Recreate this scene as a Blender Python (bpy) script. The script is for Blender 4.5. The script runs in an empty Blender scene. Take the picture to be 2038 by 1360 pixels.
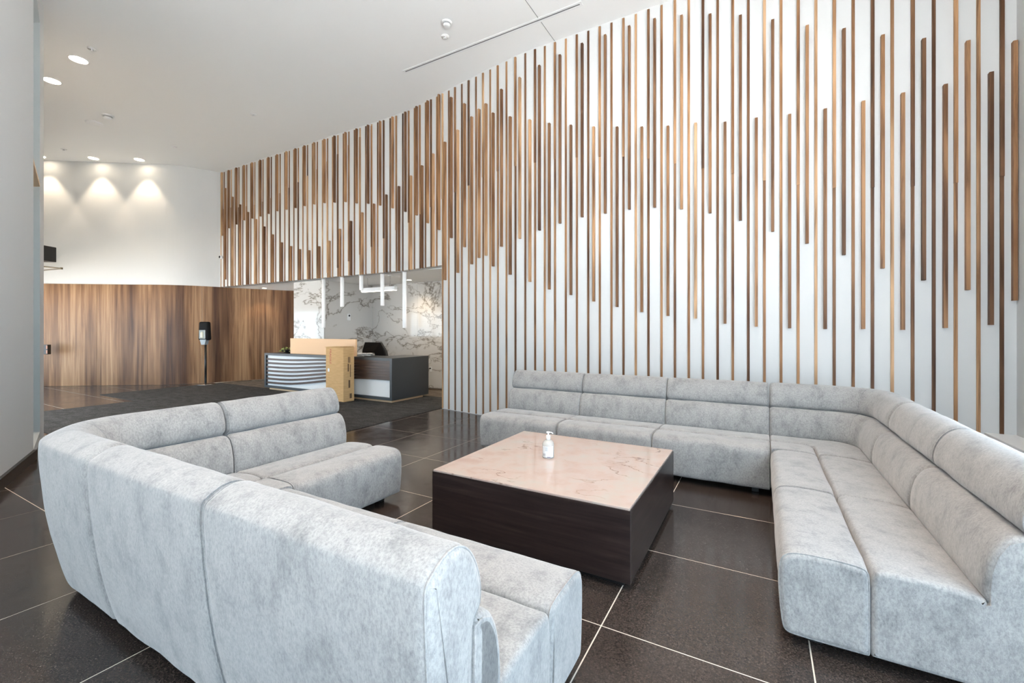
import bpy, bmesh, math, random
from mathutils import Vector, Matrix, noise
random.seed(7)
R = math.radians
C = bpy.context.scene.collection
SC = bpy.context.scene

# ------------------------------------------------------------------ camera
TH = 0.515485            # yaw of the camera against the tile grid
CH = 1.49                # eye height
cam = bpy.data.cameras.new('camera'); co = bpy.data.objects.new('camera', cam); C.objects.link(co)
co.location = (0, 0, CH); co.rotation_euler = (R(90), 0, TH)
cam.sensor_width = 36.0; cam.lens = 15.449; cam.shift_y = -0.01133
cam.clip_start = 0.05; cam.clip_end = 100
SC.camera = co
# ------------------------------------------------------------------ world, daylight, exposure
SC.view_settings.view_transform = 'Standard'; SC.view_settings.look = 'None'
SC.view_settings.gamma = 1.0; SC.view_settings.use_curve_mapping = False
SC.view_settings.exposure = 1.08
SC.cycles.max_bounces = 8; SC.cycles.adaptive_threshold = 0.03
w = bpy.data.worlds.new('daylight'); SC.world = w; w.use_nodes = True
bg = w.node_tree.nodes['Background']; bg.inputs[0].default_value = (0.63, 0.83, 1.0, 1); bg.inputs[1].default_value = 2.75
sun = bpy.data.lights.new('sun', 'SUN'); sun.energy = 29.0; sun.angle = R(0.6); sun.color = (1.0, 0.96, 0.91)
so = bpy.data.objects.new('sun', sun); C.objects.link(so); so.location = (-4, -20, 40); so.rotation_euler = (R(13), R(-3), 0)   # high, from behind the camera
def portal(name, loc, rot, sx, sy):
    l = bpy.data.lights.new(name, 'AREA'); l.shape = 'RECTANGLE'; l.size = sx; l.size_y = sy
    l.cycles.is_portal = True
    o = bpy.data.objects.new(name, l); C.objects.link(o); o.location = loc; o.rotation_euler = rot
portal('window_portal_right', (2.30, 0.15, 2.35), (0, R(90), 0), 3.85, 6.9)      # faces -X
portal('window_portal_side', (-13.9, 1.80, 1.2), (R(90), 0, 0), 9.4, 2.2)    # faces +Y
portal('window_portal_rear', (0.5, -3.6, 1.9), (R(90), 0, 0), 3.3, 3.1)      # faces +Y

# ------------------------------------------------------------------ helpers
def W(x, y):             # plan point in camera axes (right, forward) -> room axes
    return (math.cos(TH)*x - math.sin(TH)*y, math.sin(TH)*x + math.cos(TH)*y)
def c(r, g, b):
    f = lambda v: (v/255/12.92) if v/255 <= 0.04045 else ((v/255+0.055)/1.055)**2.4
    return (f(r), f(g), f(b), 1)
def link(name, bm, mat, parent=None, smooth=False):
    me = bpy.data.meshes.new(name)
    bmesh.ops.recalc_face_normals(bm, faces=bm.faces[:])
    bm.to_mesh(me); bm.free()
    if smooth:
        for p in me.polygons: p.use_smooth = True
    o = bpy.data.objects.new(name, me); C.objects.link(o)
    if mat: me.materials.append(mat)
    if parent: o.parent = parent
    return o
def thing(name, label, cat, loc=(0, 0, 0), rz=0, group=None):
    o = bpy.data.objects.new(name, None); C.objects.link(o); o.empty_display_size = 0.1
    o.location = loc; o.rotation_euler = (0, 0, rz); o['label'] = label; o['category'] = cat
    if group: o['group'] = group
    return o
def tag(o, label, cat, group=None):
    o['label'] = label; o['category'] = cat
    if group: o['group'] = group
    return o
def struct(o, label):
    o['kind'] = 'structure'; o['label'] = label; o['category'] = o.name.split('_')[0]
    return o
def dup(root, loc, rz, label):
    r = root.copy(); C.objects.link(r); r.location = loc; r.rotation_euler = (0, 0, rz); r['label'] = label
    for ch in list(root.children):
        k = ch.copy(); C.objects.link(k); k.parent = r
        for g in list(ch.children):
            m = g.copy(); C.objects.link(m); m.parent = k
    return r
def box(bm, x0, x1, y0, y1, z0, z1, bev=0.0, seg=1):
    r = bmesh.ops.create_cube(bm, size=1.0, matrix=Matrix.Translation(((x0+x1)/2, (y0+y1)/2, (z0+z1)/2)) @ Matrix.Diagonal((abs(x1-x0), abs(y1-y0), abs(z1-z0), 1)))
    if bev:
        es = set(e for v in r['verts'] for e in v.link_edges)
        bmesh.ops.bevel(bm, geom=list(es), offset=bev, segments=seg, profile=0.5, affect='EDGES')
    return r['verts']
def boxo(name, x0, x1, y0, y1, z0, z1, mat, parent=None, bev=0.0, seg=1):
    bm = bmesh.new(); box(bm, x0, x1, y0, y1, z0, z1, bev, seg); return link(name, bm, mat, parent)
def prism(bm, poly, z0, z1):
    lo = [bm.verts.new((x, y, z0)) for x, y in poly]; hi = [bm.verts.new((x, y, z1)) for x, y in poly]
    n = len(poly)
    bm.faces.new(lo[::-1]); bm.faces.new(hi)
    for i in range(n): bm.faces.new((lo[i], lo[(i+1) % n], hi[(i+1) % n], hi[i]))
def ribbon(bm, path, thick, z0, z1):      # vertical strip along a plan path with thickness to its left
    L = []
    for i, p in enumerate(path):
        a = Vector(path[max(i-1, 0)]); b = Vector(path[min(i+1, len(path)-1)]); d = (b-a).normalized()
        n = Vector((-d.y, d.x)); L.append((Vector(p), Vector(p)+n*thick))
    prev = None
    for f, k in L:
        r = [bm.verts.new((f.x, f.y, z0)), bm.verts.new((f.x, f.y, z1)), bm.verts.new((k.x, k.y, z1)), bm.verts.new((k.x, k.y, z0))]
        if prev:
            for i in range(4): bm.faces.new((prev[i], prev[(i+1) % 4], r[(i+1) % 4], r[i]))
        else: bm.faces.new(r[::-1])
        prev = r
    bm.faces.new(prev)
def lathe(bm, prof, seg=20, cx=0, cy=0, cz=0, caps=True):
    rings = []
    for r, z in prof:
        rings.append([bm.verts.new((cx+max(r, 1e-4)*math.cos(2*math.pi*i/seg), cy+max(r, 1e-4)*math.sin(2*math.pi*i/seg), cz+z)) for i in range(seg)])
    for a, b in zip(rings, rings[1:]):
        for i in range(seg): bm.faces.new((a[i], a[(i+1) % seg], b[(i+1) % seg], b[i]))
    if caps: bm.faces.new(rings[0][::-1]); bm.faces.new(rings[-1])
def tube(bm, pts, rad, seg=8, closed=False):
    pts = [Vector(p) for p in pts]; n = len(pts); rings = []
    ref = None
    for i, p in enumerate(pts):
        if closed: d = pts[(i+1) % n]-pts[i-1]
        else: d = pts[min(i+1, n-1)]-pts[max(i-1, 0)]
        d.normalize()
        if ref is None:
            ref = Vector((0, 0, 1)) if abs(d.z) < 0.9 else Vector((1, 0, 0))
        u = (ref - d*ref.dot(d)).normalized(); ref = u; v = d.cross(u)
        rr = rad[i] if isinstance(rad, (list, tuple)) else rad
        rings.append([bm.verts.new(p+u*rr*math.cos(2*math.pi*k/seg)+v*rr*math.sin(2*math.pi*k/seg)) for k in range(seg)])
    for i in range(n if closed else n-1):
        a, b = rings[i], rings[(i+1) % n]
        for k in range(seg): bm.faces.new((a[k], a[(k+1) % seg], b[(k+1) % seg], b[k]))
    if not closed: bm.faces.new(rings[0][::-1]); bm.faces.new(rings[-1])
def lerp(tab, s):        # tab: (s,z) with s descending
    if s >= tab[0][0]: return tab[0][1]
    for (s0, z0), (s1, z1) in zip(tab, tab[1:]):
        if s1 <= s <= s0: return z0+(z1-z0)*(s0-s)/(s0-s1)
    return tab[-1][1]

# ------------------------------------------------------------------ materials
def mat(name, col, rough=0.5, spec=0.5, metal=0.0, coat=0.0, sheen=0.0, emit=None, es=0.0):
    m = bpy.data.materials.new(name); m.use_nodes = True
    b = m.node_tree.nodes['Principled BSDF']
    b.inputs['Base Color'].default_value = col; b.inputs['Roughness'].default_value = rough
    b.inputs['Specular IOR Level'].default_value = spec; b.inputs['Metallic'].default_value = metal
    b.inputs['Coat Weight'].default_value = coat; b.inputs['Sheen Weight'].default_value = sheen
    if emit: b.inputs['Emission Color'].default_value = emit; b.inputs['Emission Strength'].default_value = es
    return m
class N:                 # small node-graph helper
    def __init__(s, m): s.t = m.node_tree; s.b = s.t.nodes['Principled BSDF']
    def new(s, typ, **kw):
        n = s.t.nodes.new(typ)
        for k, v in kw.items(): setattr(n, k, v)
        return n
    def ln(s, a, b): s.t.links.new(a, b)
    def pos(s, scale=(1, 1, 1), rnd=0.0):
        g = s.new('ShaderNodeNewGeometry'); m = s.new('ShaderNodeMapping'); m.inputs['Scale'].default_value = scale
        s.ln(g.outputs['Position'], m.inputs['Vector'])
        if rnd:
            o = s.new('ShaderNodeObjectInfo'); k = s.new('ShaderNodeMath', operation='MULTIPLY'); k.inputs[1].default_value = rnd
            s.ln(o.outputs['Random'], k.inputs[0]); s.ln(k.outputs[0], m.inputs['Location'])
        return m.outputs[0]
    def noise(s, vec, scale=1, detail=3, rough=0.5, dist=0.0):
        n = s.new('ShaderNodeTexNoise'); n.inputs['Scale'].default_value = scale; n.inputs['Detail'].default_value = detail
        n.inputs['Roughness'].default_value = rough; n.inputs['Distortion'].default_value = dist
        s.ln(vec, n.inputs['Vector']); return n.outputs['Fac']
    def ramp(s, fac, stops):
        r = s.new('ShaderNodeValToRGB'); e = r.color_ramp.elements
        e[0].position, e[0].color = stops[0]; e[1].position, e[1].color = stops[-1]
        for p, k in stops[1:-1]:
            q = e.new(p); q.color = k
        s.ln(fac, r.inputs['Fac']); return r.outputs['Color']
    def math(s, op, a, b=None, v=None):
        n = s.new('ShaderNodeMath', operation=op); s.ln(a, n.inputs[0])
        if b is not None: s.ln(b, n.inputs[1])
        if v is not None: n.inputs[1].default_value = v
        return n.outputs[0]
    def mix(s, fac, a, b, typ='MIX'):
        n = s.new('ShaderNodeMix', data_type='RGBA', blend_type=typ)
        for k, v in ((0, fac), (6, a), (7, b)):
            if isinstance(v, (tuple, float, int)): n.inputs[k].default_value = v
            else: s.ln(v, n.inputs[k])
        return n.outputs[2]
    def bump(s, h, strength=0.3, dist=0.01):
        n = s.new('ShaderNodeBump'); n.inputs['Strength'].default_value = strength; n.inputs['Distance'].default_value = dist
        s.ln(h, n.inputs['Height']); s.ln(n.outputs[0], s.b.inputs['Normal'])
    def col(s, k): s.ln(k, s.b.inputs['Base Color'])

M = {}
M['paint'] = mat('white_paint', c(217, 217, 216), 0.6, 0.3)
M['ceil'] = mat('ceiling_paint', c(246, 246, 245), 0.7, 0.2)
M['white_gloss'] = mat('white_lacquer', c(240, 240, 240), 0.35)
M['charcoal'] = mat('charcoal_laminate', c(62, 64, 66), 0.4)
M['black'] = mat('black_plastic', c(22, 22, 23), 0.4)
M['chrome'] = mat('chrome', c(190, 190, 190), 0.2, metal=1.0)
M['foot'] = mat('black_foot', c(18, 18, 18), 0.5)
M['grout'] = mat('pale_grout', c(214, 204, 190), 0.8)
M['darktrim'] = mat('black_baseboard_paint', c(30, 29, 28), 0.35)

def m_slat():
    m = mat('walnut_slat', c(140, 100, 70), 0.5, 0.3); n = N(m)
    o = n.new('ShaderNodeObjectInfo')
    base = n.ramp(o.outputs['Random'], [(0.0, c(136, 103, 76)), (0.3, c(164, 127, 94)), (0.55, c(188, 148, 110)), (0.8, c(210, 168, 126)), (1.0, c(234, 200, 160))])
    v = n.pos((22, 22, 0.9), 37.0); g = n.noise(v, 1.0, 5, 0.6, 0.8)
    k = n.ramp(g, [(0.25, c(120, 105, 95)), (0.5, c(225, 215, 208)), (0.75, c(255, 250, 245))])
    v2 = n.pos((3, 3, 0.8), 91.0); g2 = n.noise(v2, 1.0, 2)
    k2 = n.ramp(g2, [(0.35, c(185, 172, 162)), (0.6, c(255, 255, 255))])
    n.col(n.mix(1.0, n.mix(1.0, base, k, 'MULTIPLY'), k2, 'MULTIPLY')); return m
M['slat'] = m_slat()
def m_panel():
    m = mat('walnut_veneer', c(120, 85, 60), 0.42, 0.3); n = N(m)
    g = n.noise(n.pos((14, 14, 0.5)), 1.0, 5, 0.6, 0.4); g2 = n.noise(n.pos((1.6, 1.6, 0.12)), 1.0, 3, 0.6)
    a = n.ramp(g, [(0.3, c(108, 78, 55)), (0.5, c(152, 117, 86)), (0.72, c(186, 152, 117))])
    b = n.ramp(g2, [(0.36, c(138, 118, 104)), (0.5, c(222, 212, 202)), (0.63, c(255, 252, 248))])
    n.col(n.mix(1.0, a, b, 'MULTIPLY')); return m
M['panel'] = m_panel()
def m_marble():
    m = mat('white_veined_marble', c(214, 212, 208), 0.08, 0.5); n = N(m)
    def vein(loc, rot, sc, scale, dist):
        g = n.new('ShaderNodeNewGeometry'); mp = n.new('ShaderNodeMapping'); mp.inputs['Location'].default_value = loc
        mp.inputs['Rotation'].default_value = rot; mp.inputs['Scale'].default_value = sc
        n.ln(g.outputs['Position'], mp.inputs['Vector'])
        f = n.noise(mp.outputs[0], scale, 7, 0.58, dist)
        return n.math('ABSOLUTE', n.math('SUBTRACT', f, v=0.5))
    r1 = vein((3.1, 1.7, 0.4), (0.2, 0.75, 0.1), (0.75, 0.75, 1.5), 0.75, 0.5)
    r2 = vein((8.3, 4.1, 2.2), (-0.3, -0.6, 0.5), (0.8, 0.8, 1.3), 0.95, 0.3)
    a = n.ramp(r1, [(0.0, c(132, 124, 116)), (0.004, c(166, 160, 153)), (0.010, c(196, 192, 186)), (0.022, c(214, 211, 207)), (1.0, c(224, 222, 218))])
    b = n.ramp(r2, [(0.0, c(176, 170, 164)), (0.005, c(222, 219, 216)), (0.014, c(255, 255, 255)), (1.0, c(255, 255, 255))])
    mk = n.ramp(n.noise(n.pos((0.8, 0.8, 0.8)), 1.1, 2), [(0.42, (0, 0, 0, 1)), (0.56, (1, 1, 1, 1))])
    n.col(n.mix(mk, a, n.mix(1.0, a, b, 'MULTIPLY'))); return m
M['marble'] = m_marble()
def m_rose():
    m = mat('rose_beige_stone', c(222, 200, 186), 0.16, 0.5, coat=0.3); n = N(m)
    g = n.noise(n.pos((3, 3, 3)), 1.5, 5, 0.65)
    a = n.ramp(g, [(0.3, c(176, 150, 139)), (0.5, c(184, 164, 154)), (0.7, c(178, 169, 159))])
    nz = n.new('ShaderNodeTexNoise'); nz.inputs['Scale'].default_value = 2.2; nz.inputs['Detail'].default_value = 6; n.ln(n.pos((1.0, 2.2, 1)), nz.inputs['Vector'])
    r = n.math('ABSOLUTE', n.math('SUBTRACT', nz.outputs['Fac'], v=0.5))
    v = n.ramp(r, [(0.0, c(150, 112, 90)), (0.012, c(255, 255, 255)), (1.0, c(255, 255, 255))])
    msk = n.ramp(n.noise(n.pos((1.3, 1.3, 1)), 1.4, 2), [(0.5, (0, 0, 0, 1)), (0.62, (0.85, 0.85, 0.85, 1))])
    n.col(n.mix(msk, a, n.mix(1.0, a, v, 'MULTIPLY'))); return m
M['rose'] = m_rose()
def m_tile():
    m = mat('dark_speckled_granite', c(66, 61, 58), 0.16, 0.5); n = N(m)
    g = n.noise(n.pos((1, 1, 1), 50.0), 130, 4, 0.8); l = n.noise(n.pos((1, 1, 1), 20.0), 1.6, 3)
    a = n.ramp(g, [(0.3, c(30, 24, 22)), (0.5, c(58, 50, 46)), (0.62, c(78, 69, 64)), (0.72, c(122, 113, 105))])
    b = n.ramp(l, [(0.3, c(225, 220, 218)), (0.7, c(255, 255, 255))])
    n.col(n.mix(1.0, a, b, 'MULTIPLY'))
    s = n.noise(n.pos((1, 1, 1), 5.0), 4.0, 5, 0.7)
    rr = n.new('ShaderNodeMapRange'); rr.inputs[1].default_value = 0.35; rr.inputs[2].default_value = 0.75; rr.inputs[3].default_value = 0.10; rr.inputs[4].default_value = 0.26
    n.ln(s, rr.inputs[0]); n.ln(rr.outputs[0], n.b.inputs['Roughness']); return m
M['tile'] = m_tile()
def m_carpet(name, lo, hi):
    m = mat(name, hi, 0.95, 0.1); n = N(m)
    g = n.noise(n.pos((1, 1, 1)), 70, 4, 0.7); l = n.noise(n.pos((4, 9, 1)), 1.0, 3)
    n.col(n.mix(1.0, n.ramp(g, [(0.3, lo), (0.7, hi)]), n.ramp(l, [(0.3, c(200, 200, 200)), (0.7, c(255, 255, 255))]), 'MULTIPLY'))
    n.bump(g, 0.9, 0.02); return m
M['carpet'] = m_carpet('charcoal_carpet', c(44, 44, 46), c(106, 104, 102))
M['carpet2'] = m_carpet('grey_carpet', c(88, 78, 70), c(142, 130, 118))
def m_velvet():
    m = mat('grey_chenille', c(190, 190, 188), 0.85, 0.15, sheen=0.45); n = N(m)
    b = n.b; b.inputs['Sheen Roughness'].default_value = 0.5
    g = n.noise(n.pos((1, 1, 0.55)), 110, 4, 0.75); l = n.noise(n.pos((1, 1, 0.6)), 9, 5, 0.75)
    a = n.ramp(g, [(0.3, c(138, 138, 138)), (0.55, c(168, 167, 166)), (0.7, c(178, 176, 174))])
    k = n.ramp(l, [(0.33, c(206, 206, 207)), (0.5, c(243, 242, 241)), (0.7, c(255, 254, 252))])
    n.col(n.mix(1.0, a, k, 'MULTIPLY')); n.bump(n.noise(n.pos((1, 1, 1)), 260, 2), 0.25, 0.003); return m
M['velvet'] = m_velvet()
def m_espresso():
    m = mat('espresso_wood', c(46, 36, 34), 0.3, 0.5, coat=0.2); n = N(m)
    g = n.noise(n.pos((2, 2, 40)), 1.0, 5, 0.6, 0.3)
    n.col(n.ramp(g, [(0.3, c(28, 20, 19)), (0.55, c(46, 35, 33)), (0.75, c(64, 52, 48))])); return m
M['espresso'] = m_espresso()
def m_dwood():
    m = mat('dark_walnut', c(84, 62, 50), 0.4); n = N(m)
    g = n.noise(n.pos((2.5, 2.5, 50)), 1.0, 4, 0.6, 0.3)
    n.col(n.ramp(g, [(0.3, c(56, 40, 32)), (0.6, c(88, 66, 54)), (0.8, c(110, 86, 70))])); return m
M['dwood'] = m_dwood()
def m_card():
    m = mat('kraft_cardboard', c(198, 160, 112), 0.8, 0.2); n = N(m)
    n.col(n.ramp(n.noise(n.pos((3, 3, 25)), 2.0, 3), [(0.3, c(208, 168, 118)), (0.7, c(222, 184, 134))])); return m
M['card'] = m_card()
M['board'] = mat('peach_board', c(232, 192, 150), 0.5)
M['warm'] = mat('lamp_diffuser', c(255, 244, 225), 0.5, emit=(1.0, 0.86, 0.66, 1), es=14.0)
M['tube'] = mat('opal_light_tube', c(245, 245, 245), 0.35, emit=(1, .97, .93, 1), es=0.07)
M['led'] = mat('led_strip', c(255, 250, 240), 0.5, emit=(1.0, 0.93, 0.82, 1), es=1.6)

# ------------------------------------------------------------------ the setting
ZC = 5.98                # main ceiling
ZS = 2.72                # reception soffit
# --- slat wall line: room depth (Y) as a function of a = -X
WA = [-5, 3.2, 3.5, 3.9, 5.9, 6.3, 6.8, 20]; WB = [6.27, 6.27, 6.29, 6.35, 6.70, 6.77, 6.80, 6.80]
def bw(a):
    for i in range(len(WA)-1):
        if WA[i] <= a <= WA[i+1]: return WB[i]+(WB[i+1]-WB[i])*(a-WA[i])/(WA[i+1]-WA[i])
def wpath(a0, a1, n):
    return [(-(a0+(a1-a0)*i/n), bw(a0+(a1-a0)*i/n)) for i in range(n+1)]
AE = 5.25                # where the floor-to-ceiling part ends
bm = bmesh.new(); ribbon(bm, wpath(AE, -2.6, 60), 0.22, 0, ZC+0.05)
wall_back = struct(link('wall_back', bm, M['paint']), 'tall white feature wall carrying vertical walnut slats')
bm = bmesh.new(); ribbon(bm, wpath(13.75, AE, 60), 0.22, ZS, ZC+0.05)
wall_fascia = struct(link('wall_fascia', bm, M['paint']), 'white slatted wall above the reception recess')
At=[(5.36,5.97),(5.0,5.79),(4.67,5.57),(4.3,5.35),(3.95,5.17),(3.59,5.0),(3.22,4.85),(2.87,4.71),(2.51,4.6),(2.15,4.49),(1.8,4.41),(1.45,4.33),(1.09,4.26),(0.74,4.22),(0.39,4.15),(0.04,4.12),(-0.31,4.08),(-0.65,4.06),(-1.0,4.06),(-1.34,4.06),(-1.68,4.06),(-2.02,4.09)]
Ab=[(13.32,4.16),(12.97,4.33),(12.59,4.39),(12.22,4.46),(11.84,4.46),(11.47,4.47),(11.11,4.49),(10.74,4.51),(10.36,4.5),(10.0,4.49),(9.65,4.49),(9.29,4.48),(8.92,4.46),(8.57,4.42),(8.2,4.38),(7.84,4.3),(7.48,4.24),(7.12,4.15),(6.75,4.04),(6.37,3.91),(6.01,3.78),(5.67,3.57),(5.34,3.39),(5.0,3.19),(4.65,2.98),(4.29,2.75),(3.96,2.57),(3.59,2.4),(3.21,2.26),(2.87,2.12),(2.51,2.02),(2.15,1.91),(1.8,1.82),(1.45,1.74),(1.1,1.68),(0.75,1.64),(0.4,1.57),(0.05,1.53),(-0.3,1.51),(-0.65,1.5),(-1.0,1.5),(-1.34,1.49),(-1.68,1.51),(-2.02,1.54)]
Bt=[(13.57,5.81),(13.17,5.5),(12.81,5.2),(12.43,4.93),(12.05,4.67),(11.67,4.43),(11.3,4.19),(10.93,3.94),(10.56,3.7),(10.19,3.57),(9.83,3.46),(9.47,3.4),(9.11,3.46),(8.73,3.56),(8.37,3.8),(8.01,3.93),(7.66,4.07),(7.3,4.21),(6.94,4.35),(6.57,4.46),(6.21,4.6),(5.86,4.72),(5.52,4.87),(5.17,5.01),(4.84,5.13),(4.49,5.26),(4.14,5.38),(3.79,5.51),(3.4,5.58),(3.05,5.66),(2.69,5.72),(2.35,5.78),(1.98,5.79),(1.62,5.8),(1.27,5.78),(0.91,5.7),(0.56,5.59),(0.21,5.45),(-0.14,5.27),(-0.49,5.08),(-0.83,4.93),(-1.18,4.74),(-1.52,4.59),(-1.85,4.46),(-2.19,4.35)]
Bb=[(13.57,3.22),(13.17,2.91),(5.18,2.42),(4.83,2.53),(4.48,2.65),(4.13,2.77),(3.79,2.88),(3.4,2.97),(3.05,3.06),(2.69,3.13),(2.33,3.18),(1.98,3.19),(1.63,3.2),(1.27,3.18),(0.92,3.11),(0.57,3.01),(0.22,2.87),(-0.13,2.69),(-0.48,2.51),(-0.82,2.35),(-1.17,2.17),(-1.51,2.02),(-1.85,1.9),(-2.19,1.78)]
Tb=[(8.82,2.82),(8.45,2.92),(8.09,3.04),(7.73,3.16),(7.37,3.3),(7.02,3.44),(6.65,3.57),(6.29,3.67),(5.95,3.78),(5.61,3.86),(5.26,3.96),(4.91,4.02),(4.57,4.07),(4.22,4.14),(3.87,4.17),(3.49,4.17),(3.13,4.15),(2.78,4.14),(2.42,4.1),(2.07,4.04),(1.72,3.97),(1.36,3.87),(1.01,3.74),(0.65,3.61),(0.3,3.48),(-0.05,3.33),(-0.4,3.22),(-0.75,3.13),(-1.09,3.08),(-1.43,3.04),(-1.77,3.02),(-2.1,3.03)]
Tt=[(12.91,4.9),(12.54,4.85),(12.15,4.83),(11.78,4.81),(11.42,4.84),(11.04,4.88),(10.66,4.95),(10.32,5.02),(9.95,5.1),(9.59,5.2),(9.2,5.3),(8.85,5.41),(8.49,5.51),(8.14,5.64),(7.77,5.74),(7.39,5.91)]
# --- arc length <-> a along the slat wall
AG = [-5+0.01*i for i in range(2501)]; SG = [0.0]
for i in range(1, len(AG)): SG.append(SG[-1]+math.hypot(0.01, bw(min(AG[i], 20))-bw(AG[i-1])))
S0 = SG[500]; SG = [s-S0 for s in SG]
def a_of(s):
    lo, hi = 0, len(SG)-1
    while hi-lo > 1:
        m = (lo+hi)//2
        if SG[m] <= s: lo = m
        else: hi = m
    return AG[lo]+(s-SG[lo])/(SG[hi]-SG[lo])*0.01
bm = bmesh.new(); bmesh.ops.create_cube(bm, size=1.0)
slat_me = bpy.data.meshes.new('slat'); bm.to_mesh(slat_me); bm.free(); slat_me.materials.append(M['slat'])
def slat(s, z0, z1, wd, proud):
    if z1-z0 < 0.04: return
    a = a_of(s); d = (bw(a+0.05)-bw(a-0.05))/0.1; ang = math.atan2(-d, 1.0)   # wall direction in X,Y
    o = bpy.data.objects.new('slat', slat_me); C.objects.link(o)
    o.parent = wall_back if a < AE else wall_fascia
    n = Vector((math.sin(ang), -math.cos(ang)))
    p = Vector((-a, bw(a)))+n*(proud/2-0.002)
    o.location = (p.x, p.y, (z0+z1)/2); o.rotation_euler = (0, 0, ang); o.scale = (wd, proud+0.004, z1-z0)
spos = [s for s, z in Ab]; spos.append(spos[-1]-0.335)
TOP = ZC-0.03
for k in range(len(spos)-1):
    for j in range(4):
        s = spos[k]+(spos[k+1]-spos[k])*j/4
        if s < -2.30: continue
        a = a_of(s); low = 0.012 if a < AE-0.01 else ZS-0.012
        if j in (0, 2) and k == 0 and False: continue
        if j == 0:                      # short deep slats, lower wave
            z1 = TOP if s > 5.4 else lerp(At, s)
            slat(s, max(low, lerp(Ab, s)), z1, 0.032, 0.047)
        elif j == 2:                    # short deep slats, upper wave
            z0 = low if 5.25 < s < 13.0 else lerp(Bb, s)
            slat(s, max(low, z0), min(TOP, lerp(Bt, s)), 0.032, 0.047)
        else:                           # thin continuous slats
            slat(s, low, TOP, 0.029, 0.014)
            if j == 1:                  # every second one carries a deeper upper piece
                z0 = low if s > 8.9 else lerp(Tb, s)
                z1 = lerp(Tt, s) if s > 7.2 else TOP
                slat(s, max(low, z0), min(TOP, z1), 0.031, 0.024)
slat(13.567, 3.22, 5.81, 0.032, 0.042)
slat(13.41, ZS-0.012, TOP, 0.029, 0.007)

# --- floor: recessed grout bed and separate tiles
floor = struct(boxo('floor', -19, 2.6, -3.9, 10.2, -0.12, -0.0012, M['grout']), 'dark polished stone tile floor with pale grout lines')
ta, tb = 0.9, 0.897
bm = bmesh.new(); box(bm, 0.0032, ta-0.0032, 0.0032, tb-0.0032, -0.02, 0.0, 0.0005)
tile_me = bpy.data.meshes.new('tile'); bmesh.ops.recalc_face_normals(bm, faces=bm.faces[:]); bm.to_mesh(tile_me); bm.free(); tile_me.materials.append(M['tile'])
for i in range(-3, 20):
    for j in range(-6, 6):
        X = -(-0.2+ta*(i+1)); Y = 2.147+tb*j
        am = -X-0.45; bmid = Y+0.45
        if X > 2.1 or Y < -3.6 or (am > 7.2 and bmid < 1.3) or (am > 5.2 and bmid < .4) or bmid > 9.2: continue
        if 5.8 < am < 10.9 and 2.7 < bmid < 6.2: continue        # under the carpet
        if 10.9 < am < 12.7 and 4.6 < bmid < 6.2: continue
        if am > 17.6 or (am < 4.9 and bmid > 6.7) or (am > 13.4 and bmid > 6.8) or (am < 9 and bmid > 8.9): continue
        o = bpy.data.objects.new('tile', tile_me); C.objects.link(o); o.location = (X, Y, 0); o.parent = floor
# --- ceilings
bm = bmesh.new(); prism(bm, [(-19, -3.9), (2.6, -3.9), (2.6, 6.5), (-3.0, 6.5), (-6.5, 7.0), (-19, 7.0)], ZC, ZC+0.2)
ceiling = struct(link('ceiling', bm, M['ceil']), 'high smooth white plaster ceiling')
cs = struct(boxo('ceiling_recess', -14.5, -4.9, 6.95, 9.9, ZS, ZS+0.2, M['ceil']), 'low white ceiling over the reception recess')
# --- curved far wall: veneer below, white above
curve = [(18.6, 2.2), (17.5, 3.2), (16.5, 3.98), (15.9, 4.43), (15.3, 4.86), (14.8, 5.22), (14.4, 5.48), (14.05, 5.74), (13.78, 6.02), (13.6, 6.32), (13.47, 6.65), (13.36, 7.0), (13.24, 7.4), (13.1, 7.8), (12.92, 8.2), (12.7, 8.6), (12.4, 9.1), (12.0, 9.6), (11.5, 10.1)]
cp = [(-a, b) for a, b in curve]
def dense(p, n=4):
    out = []
    for i in range(len(p)-1):
        p0, p1, p2, p3 = [Vector(p[max(0, min(len(p)-1, i+k))]) for k in (-1, 0, 1, 2)]
        for j in range(n):
            t = j/n
            out.append(tuple(0.5*((2*p1)+(-p0+p2)*t+(2*p0-5*p1+4*p2-p3)*t*t+(-p0+3*p1-3*p2+p3)*t**3)))
    out.append(tuple(p[-1])); return out
cp = dense(cp)
bm = bmesh.new(); ribbon(bm, cp, 0.2, 0, ZC+0.05)
wall_far = struct(link('wall_far', bm, M['paint'], smooth=False), 'curved white far wall above walnut panelling')
acc = 0; seg = [cp[0]]
def wood_panel(seg):
    q = []
    for i, p in enumerate(seg):
        a = Vector(seg[max(i-1, 0)]); b = Vector(seg[min(i+1, len(seg)-1)]); d = (b-a).normalized(); n = Vector((d.y, -d.x))
        q.append(Vector(p)+n*0.022)
    d = (q[1]-q[0]).normalized(); q[0] = q[0]+d*0.002; d = (q[-1]-q[-2]).normalized(); q[-1] = q[-1]-d*0.002
    bm = bmesh.new(); ribbon(bm, [tuple(v) for v in q], 0.02, 0.003, ZS-0.01)
    o = link('wood_panel', bm, M['panel'], wall_far); return o
for p, q in zip(cp, cp[1:]):
    acc += (Vector(q)-Vector(p)).length; seg.append(q)
    if acc > 1.2: wood_panel(seg); seg = [q]; acc = 0
if len(seg) > 2: wood_panel(seg)
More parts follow.
